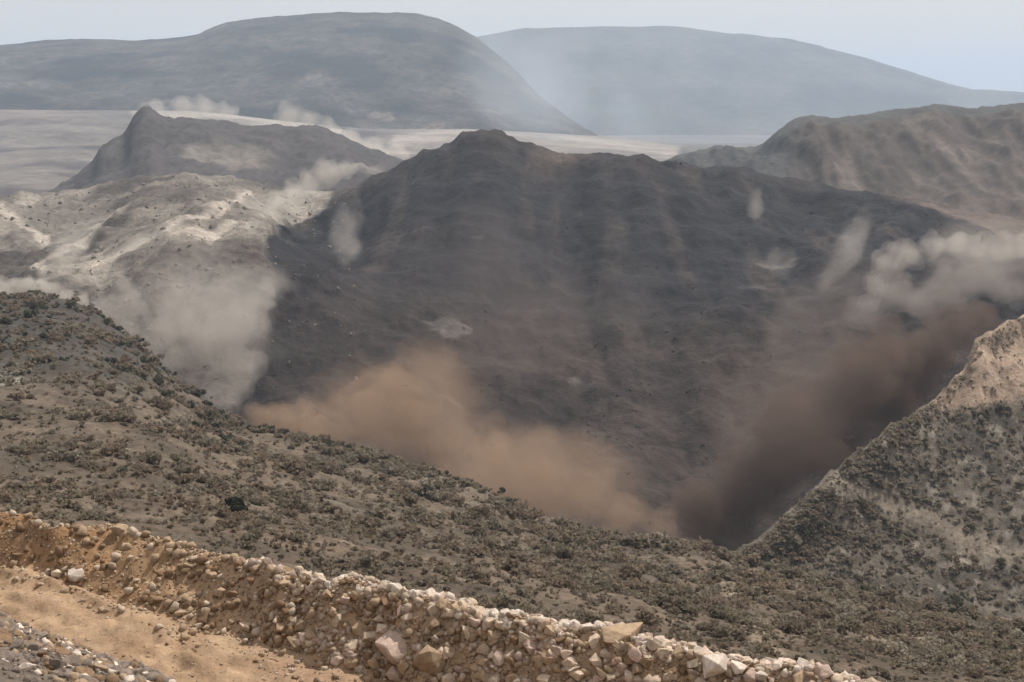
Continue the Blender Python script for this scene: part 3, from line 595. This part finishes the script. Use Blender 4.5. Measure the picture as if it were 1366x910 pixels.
shrubs(NS, 330, -250, 1600, 3.9, 4.15, (.9, 2.1), ['olive', 'brown', 'dark'], 'crest')
pth_i = lambda X_, Y_: segdist(X_, Y_, [(1100, 640), (1150, 655), (1210, 682), (1290, 722), (1366, 745), (1600, 800)])
kr = lambda X_, Y_, n_: (.45 + .55 * sstep(-.3, .3, n_)) * (pth_i(X_, Y_) > 11) * np.where((Y_ < 545 - .1 * (X_ - 1300)) & (X_ > 1225), .0, 1)
shrubs(HR, 1900, 900, 1700, .1, 1.0, (.6, 1.5), ['olive', 'brown', 'silver', 'silver', 'silver'], 'right', kr)
shrubs(HR, 900, 940, 1700, 2.0, 3.1, (.6, 1.5), ['olive', 'brown', 'silver'], 'right', kr)
shrubs(HR, 1900, 960, 1700, 1.0, 2.0, (.6, 1.6), ['olive', 'brown', 'dark', 'silver', 'silver', 'silver'], 'right', kr)
for px, py, sz in ((1311, 553, 1.8), (1332, 545, 2.0)):
    k_ = np.argmin((HR.X - px) ** 2 + (HR.Y - py) ** 2); P = HR.P.reshape(-1, 3)[k_]; sh.append((P, sz, 'dark', 'lone', px, py))
def ns_at(px, py):
    k_ = np.argmin((NS.X - px) ** 2 + (NS.Y - py) ** 2); return NS.P.reshape(-1, 3)[k_]
sh.append((ns_at(304, 684), 3.0, 'deep', 'solo', 304, 684))
SLAB = {'lower': 'scrub just beyond the berm', 'middle': 'scrub on the middle of the slope beyond the berm', 'upper': 'scrub high on the slope beyond the berm', 'crest': 'scrub along the slope crest in front of the dust', 'right': 'scrub on the steep hillside past the gully'}
LWORD = {'olive': 'dull olive', 'brown': 'grey brown', 'dark': 'dark green', 'silver': 'pale silvery'}
ZS = {'lower': 'just beyond the berm', 'middle': 'halfway down the brown slope', 'upper': 'far down the brown slope', 'crest': 'on the brown slope crest', 'right': 'on the hillside across the gully'}
SLM = [([(304, 681)], 75, 'lower middle', 'near the lone dark bush'), ([(0, 508), (30, 510)], 60, 'middle upper', 'by the small pale clearing'),
       ([(960, 760), (985, 810), (1010, 850), (1060, 890)], 45, 'lower middle upper', 'by the pale wash'), ([(1160, 850), (1210, 862), (1290, 872), (1400, 880)], 40, 'lower middle upper', 'by the dirt track'),
       ([(1100, 640), (1150, 655), (1210, 682), (1290, 722), (1366, 745)], 26, 'right', 'beside the footpath'), ([(0, 395), (135, 420), (215, 490), (278, 550)], 60, 'upper crest', 'on the dark shoulder'),
       ([(400, 590), (900, 735)], 50, 'upper crest', 'below the ochre dust')]
def shrub_label(kk, zone, sz, zs, X_, Y_):
    w = 'large' if sz > 1.75 else 'mid-sized' if sz > 1.2 else 'small'; f = 'spreading' if zs < .87 else 'domed' if zs < 1.0 else 'upright'
    t = f'{w} {f} {LWORD[kk]} shrub {ZS[zone]}'
    for pts, r_, zones, ph in SLM:
        d = math.hypot(X_ - pts[0][0], Y_ - pts[0][1]) if len(pts) == 1 else float(segdist(np.array(X_), np.array(Y_), pts))
        if zone in zones.split() and d < r_: return t + ', ' + ph
    return t
sc_ = np.array([(q[1] / q[0][1] if (-2 < q[4] < W + 2 and 380 < q[5] < np.interp(q[4], [0, 300, 800, 1366], [680, 740, 840, 905])) else -1) * (9 if q[3] in ('lone', 'solo') else 1) for q in sh])
big = set(np.argsort(-sc_)[:300].tolist()); sb = {k: ([], [], 0) for k in SM}
for i, (P, sz, kk, zone, X_, Y_) in enumerate(sh):
    j = random.randrange(NSH); rz = random.uniform(0, 6.28); zs = random.uniform(.75, 1.1)
    if i in big:
        o = bpy.data.objects.new('shrub', None); COL.objects.link(o); o.location = P - [0, 0, .05 * sz]; o.rotation_euler = (0, 0, rz); o.scale = (sz, sz, sz * zs)
        o.empty_display_size = .1
        if zone == 'solo': o.scale = (sz, sz, sz * 1.0)
        for me in (solo_fol if zone == 'solo' else fol[kk, j], stm[j]):
            ch = bpy.data.objects.new(me.name.split('.')[0], me); COL.objects.link(ch); ch.parent = o
        if zone == 'solo': tag(o, 'dark green round bush standing out alone on the brown slope above the berm', 'shrub')
        elif zone == 'lone': tag(o, 'dark round shrub on the bare pale shoulder across the gully', 'shrub', 'dark shrubs on the bare shoulder')
        else: tag(o, shrub_label(kk, zone, sz, zs, X_, Y_), 'shrub', SLAB[zone])
    else:
        V, Fc = S_lo[j]; cz_, sz_ = math.cos(rz), math.sin(rz)
        Vn = V * [sz, sz, sz * zs]; Vn = np.stack([Vn[:, 0] * cz_ - Vn[:, 1] * sz_, Vn[:, 0] * sz_ + Vn[:, 1] * cz_, Vn[:, 2]], 1) + P - [0, 0, .05 * sz]
        a_, b_, n_ = sb[kk]; a_.append(Vn); b_.append(Fc + n_); sb[kk] = (a_, b_, n_ + len(Vn))
for kk, (a_, b_, n_) in sb.items():
    if not a_: continue
    me = bpy.data.meshes.new('scrub'); mesh_np(me, np.concatenate(a_), np.concatenate(b_)); me.materials.append(SM[kk])
    o = bpy.data.objects.new('scrub', me); COL.objects.link(o); tag(o, f'{LWORD[kk]} low scrub covering the hillsides', 'scrub', kind='stuff')

TA = [shrub_arrays(800 + k, 12, .42, .5) for k in range(4)]
for mat_, srf, n, x0, x1, v0, v1, lab in (('brown', NS, 9000, -200, 1560, .9, 3.8, 'grey brown dry tufts scattered over the slope beyond the berm'), ('olive', NS, 6000, -200, 1560, .9, 3.8, 'olive low tufts scattered over the slope beyond the berm'), ('silver', HR, 3500, 940, 1600, .1, 3.0, 'pale dry tufts on the hillside across the gully')):
    tv, tf, tn = [], [], 0; TP = place(srf, rng.uniform(x0, x1, n), rng.uniform(v0, v1, n))
    for P in TP[rng.random(n) < .3 + .7 * sstep(-.3, .4, fbm(flat(TP), 9, 3, 140))]:
        V, Fc = TA[random.randrange(4)]; z_ = random.uniform(.12, .5); a_ = random.uniform(0, 6.28)
        Vn = np.stack([V[:, 0] * math.cos(a_) - V[:, 1] * math.sin(a_), V[:, 0] * math.sin(a_) + V[:, 1] * math.cos(a_), V[:, 2] * .8], 1) * z_ * (1 + P[1] / 260) + P
        tv.append(Vn); tf.append(Fc + tn); tn += len(Vn)
    me = bpy.data.meshes.new('dry_grass'); mesh_np(me, np.concatenate(tv), np.concatenate(tf)); me.materials.append(SM[mat_])
    o = bpy.data.objects.new('dry_grass', me); COL.objects.link(o); tag(o, lab, 'dry grass', kind='stuff')

# ------------------------------------------------------------------ dust
import mathutils
def dust(px, py, Y, rx, ry, rd, tilt, mat, label):
    """a puff of dust: centre on the pixel ray at depth Y, half sizes in pixels at that depth, rd metres deep"""
    c = at_depth(px, py, Y); m = Y / F / CP
    bm = bmesh.new(); bmesh.ops.create_icosphere(bm, subdivisions=3, radius=1.0)
    me = bpy.data.meshes.new('dust_cloud'); bm.to_mesh(me); bm.free(); me.materials.append(mat)
    o = bpy.data.objects.new('dust_cloud', me); COL.objects.link(o)
    o.matrix_world = Matrix.Translation(c) @ Matrix.Rotation(-R(tilt), 4, 'Y') @ Matrix.Diagonal((rx * m, rd, ry * m, 1))
    tag(o, label, 'dust cloud', kind='stuff'); return o
def billow(circles, tau, color, label, squash=.75, aniso=.15, puffs=8, grow=1.0):
    """a billowing dust cloud: unions of round puffs, (px, py, radius in pixels, depth) each, thinning outwards in three shells"""
    r = random.Random(label); balls = []; rads = []
    for px, py, rp_, Y in circles:
        rad = rp_ * grow * Y / F / CP; c = at_depth(px, py, Y + r.uniform(-.4, .4) * rad); rads.append(rad)
        balls.append((c, rad * .86, (r.uniform(.85, 1.15), squash * r.uniform(.85, 1.15), r.uniform(.8, 1.1)), rad))
        for _ in range(puffs):
            d = Vector((r.gauss(0, 1), r.gauss(0, .6), r.gauss(.25, 1))).normalized()
            balls.append((np.array(c) + np.array(d) * rad * r.uniform(.6, .95), rad * r.uniform(.22, .48), (r.uniform(.8, 1.2), squash * r.uniform(.85, 1.15), r.uniform(.8, 1.2)), rad))
    rmax, rmin = max(rads), min(rads)
    m = bpy.data.materials.new('dust'); m.use_nodes = True; n = m.node_tree.nodes; n.clear(); out = n.new('ShaderNodeOutputMaterial'); pv = n.new('ShaderNodeVolumePrincipled')
    pv.inputs['Color'].default_value = (*color, 1); pv.inputs['Density'].default_value = .42 * tau / (2 * rmax * squash); pv.inputs['Anisotropy'].default_value = aniso
    m.node_tree.links.new(pv.outputs['Volume'], out.inputs['Volume'])
    root = None
    for k, off in enumerate((.16, -.06, -.26)):
        bm = bmesh.new()
        for c, rad, sc, rr in balls:
            q_ = rad + off * rr
            if q_ < .12 * rr: continue
            g = bmesh.ops.create_icosphere(bm, subdivisions=2, radius=1.0)
            for v in g['verts']: v.co = Vector((v.co.x * q_ * sc[0], v.co.y * q_ * sc[1], v.co.z * q_ * sc[2])) + Vector(c)
        me = bpy.data.meshes.new('dust_cloud'); bm.to_mesh(me); bm.free()
        tmp = bpy.data.objects.new('tmp', me); COL.objects.link(tmp); md = tmp.modifiers.new('r', 'REMESH'); md.mode = 'VOXEL'; md.voxel_size = max(rmin * .2, rmax * .1)
        me2 = bpy.data.meshes.new_from_object(tmp.evaluated_get(bpy.context.evaluated_depsgraph_get()))
        bpy.data.objects.remove(tmp); me2.materials.clear(); me2.name = 'dust_cloud' if k == 0 else 'dense_core'
        n_ = len(me2.vertices); V = np.zeros(n_ * 3); me2.vertices.foreach_get('co', V); V = V.reshape(-1, 3)
        N = np.zeros(n_ * 3); me2.vertices.foreach_get('normal', N); V = V + N.reshape(-1, 3) * (fbm(V, rmax * .9, 4, 150 + 9 * k) * rmax * .24)[:, None]
        if k == 0: org = V.mean(0); org[2] = V[:, 2].min()
        me2.vertices.foreach_set('co', (V - org).ravel()); me2.update(); me2.shade_smooth(); me2.materials.append(m)
        o = bpy.data.objects.new(me2.name.split('.')[0], me2); COL.objects.link(o)
        if k == 0: root = o; o.location = org; tag(o, label, 'dust cloud', kind='stuff')
        else: o.parent = root
    return root
def ring(pts, Y): return [(x, y, r_, Y(x, y) if callable(Y) else Y) for x, y, r_ in pts]
OC, BR, PA, CR, GB = (.65, .465, .325), (.26, .19, .15), (.74, .68, .62), (.86, .80, .72), (.56, .50, .455)
yo = lambda x, y: 470 - .08 * (x - 400)
billow(ring([(515, 515, 34), (490, 545, 40), (545, 555, 42), (440, 565, 36)], yo), .85, OC, 'tall ochre dust cloud rising from the gully behind the slope crest')
billow(ring([(600, 600, 38), (655, 610, 42), (715, 630, 46), (640, 640, 36)], yo), .85, OC, 'ochre dust cloud with a rounded top halfway along the slope crest')
billow(ring([(780, 660, 40), (830, 688, 36), (880, 705, 30), (740, 670, 34)], yo), .75, OC, 'ochre dust cloud at the low end of the gully')
billow(ring([(350, 560, 26), (385, 562, 30), (420, 578, 28)], yo), .9, OC, 'small ochre dust cloud where the slide meets the pale scree')
D_wp = dust_mat('wispy_pale_dust', (.78, .72, .67), .020, 10, .35, .15)
D_ws = dust_mat('wispy_cream_dust', (.84, .79, .72), .022, 16, .5, .15)
dust(1130, 325, 690, 26, 84, 20, -24, D_wp, 'pale dust plume at the upper right edge of the slide')
dust(1008, 272, 815, 16, 28, 14, -20, D_wp, 'small white dust wisp high on the dark face')
dust(463, 310, 715, 28, 62, 20, -14, D_wp, 'whitish dust plume on the upper left of the slide')
dust(1045, 345, 690, 26, 36, 18, 0, dust_mat('wispy_grey_dust', (.6, .55, .52), .018, 14, .4, .1), 'faint grey dust wisp on the dark face')
dust(215, 325, 720, 150, 26, 22, 27, D_ws, 'long cream dust streak running down the dusty ground')
dust(85, 335, 680, 80, 24, 20, 42, D_ws, 'cream dust streak in a hollow of the dusty ground')
dust(330, 285, 820, 120, 24, 24, 20, D_ws, 'cream dust streak below the dusty ridge')
dust(300, 400, 610, 120, 70, 24, 30, D_ws, 'broad cream dust veil on the scarp left of the slide')
D_or = dust_mat('soft_ochre_dust', (.59, .43, .315), .019, 30, .3, .1)
dust(500, 540, 455, 200, 120, 40, 0, D_or, 'soft ochre dust haze around the tall ochre cloud')
dust(720, 640, 425, 230, 100, 40, -16, D_or, 'soft ochre dust haze along the slope crest')
yb = lambda x, y: 425 + .2 * (x - 950)
billow(ring([(950, 705, 38), (985, 670, 48), (1025, 635, 52), (930, 675, 36)], yb), 2.4, BR, 'dark brown dust cloud at the bottom of the gully')
billow(ring([(1070, 590, 56), (1115, 545, 58), (1150, 500, 52), (1105, 600, 40), (1165, 545, 42), (1130, 580, 40)], yb), 2.4, BR, 'dark brown dust cloud climbing the right side of the slide')
billow(ring([(1205, 480, 46), (1245, 470, 40), (1275, 445, 34), (1225, 515, 36), (1195, 535, 38), (1310, 425, 26)], yb), 2.4, BR, 'dark brown dust cloud beside the bare shoulder')
dust(1040, 560, 440, 250, 100, 40, 48, dust_mat('soft_brown_dust', (.36, .28, .24), .016, 40, .15, .1), 'soft brown dust haze along the upper side of the dark brown dust')
billow(ring([(148, 415, 24), (172, 402, 20), (165, 382, 14), (168, 438, 20)], 545), 1.0, PA, 'pale dust puff above the dark shoulder of the near slope')
billow(ring([(222, 448, 24), (250, 436, 22), (268, 462, 26), (236, 474, 20)], 540), 0.8, PA, 'pale dust puffs rolling down the dusty slope')
billow(ring([(300, 452, 34), (328, 425, 28), (318, 488, 34), (298, 525, 24)], 535), 0.8, PA, 'tall pale dust cloud at the left edge of the slide')
billow(ring([(345, 402, 17), (356, 384, 13)], 575), 0.7, PA, 'small pale dust puff on the lip of the scarp')
billow(ring([(4, 386, 12), (32, 384, 12), (60, 386, 11), (86, 396, 9), (108, 402, 8)], 560), 1.6, CR, 'low white dust behind the crest of the dark shoulder', grow=1.35)
billow(ring([(436, 232, 20), (414, 243, 17), (456, 227, 15), (392, 252, 13), (370, 262, 10)], 880), 0.9, CR, 'cream dust cloud drifting over the dusty ridge')
billow(ring([(1180, 352, 19), (1197, 336, 14), (1170, 380, 15), (1160, 404, 13)], 640), 0.75, PA, 'pale dust puff beside the pale plume', grow=1.2)
billow(ring([(1216, 342, 11), (1244, 328, 12), (1280, 326, 14), (1308, 332, 12), (1340, 336, 14), (1370, 334, 15), (1400, 338, 14)], 690), 0.9, CR, 'cream dust bank blowing across the right ridge', grow=1.5)
billow(ring([(1195, 392, 24), (1230, 402, 24), (1262, 388, 26), (1292, 372, 22), (1325, 368, 20), (1352, 385, 20), (1150, 420, 20)], 590), 0.8, GB, 'grey brown dust bank above the bare shoulder', grow=1.25)
billow(ring([(245, 142, 8), (272, 147, 9), (300, 152, 8), (210, 150, 8)], 2900), 1.0, CR, 'white dust trailing along the far haul road', grow=1.8)
billow(ring([(385, 157, 10), (410, 163, 9), (438, 172, 8), (470, 186, 8), (500, 197, 8), (530, 205, 8)], 1850), 1.0, CR, 'white dust trailing down the valley road', grow=1.7)
dust(720, 120, 3300, 190, 90, 260, -25, dust_mat('far_thin_dust', (.80, .88, 1.0), .0014, 160, .1, .1), 'thin bluish dust hanging beside the far hill')
dust(650, 400, 600, 330, 150, 50, 0, dust_mat('thin_grey_dust', (.30, .25, .235), .0062, 38, .5, .1), 'thin smoky dust patches hanging before the dark face')
dust(220, 410, 560, 190, 120, 35, -25, dust_mat('thin_pale_dust', (.68, .62, .56), .012, 26, .4, .2), 'thin beige dust veil over the dusty slope left of the slide')

dust(1290, 350, 640, 160, 70, 30, 8, dust_mat('wispy_beige_dust', (.66, .59, .53), .012, 22, .6, .15), 'wispy beige dust spreading over the right ridge')
dust(1120, 420, 600, 150, 80, 30, 40, dust_mat('wispy_brown_dust', (.50, .42, .37), .010, 28, .5, .1), 'wispy brown dust between the dark face and the pale plume')

# ------------------------------------------------------------------ haze
hz = bpy.data.meshes.new('haze')
x0, x1, y0, y1, z0, z1 = -13300, 13300, -900, 25600, -312, 440
mesh_np(hz, [(x0, y0, z0), (x1, y0, z0), (x1, y1, z0), (x0, y1, z0), (x0, y0, z1), (x1, y0, z1), (x1, y1, z1), (x0, y1, z1)],
        [(0, 3, 2, 1), (4, 5, 6, 7), (0, 1, 5, 4), (1, 2, 6, 5), (2, 3, 7, 6), (3, 0, 4, 7)])
hm = bpy.data.materials.new('haze_air'); hm.use_nodes = True; hn = hm.node_tree.nodes; hn.clear()
ho = hn.new('ShaderNodeOutputMaterial'); hv = hn.new('ShaderNodeVolumePrincipled')
hv.inputs['Color'].default_value = (.66, .80, 1.0, 1); hv.inputs['Density'].default_value = 0.9e-4; hv.inputs['Anisotropy'].default_value = .1
hm.node_tree.links.new(hv.outputs['Volume'], ho.inputs['Volume']); hz.materials.append(hm)
haze = bpy.data.objects.new('haze', hz); COL.objects.link(haze); tag(haze, 'pale blue haze in the air of the valley', 'haze', kind='stuff')
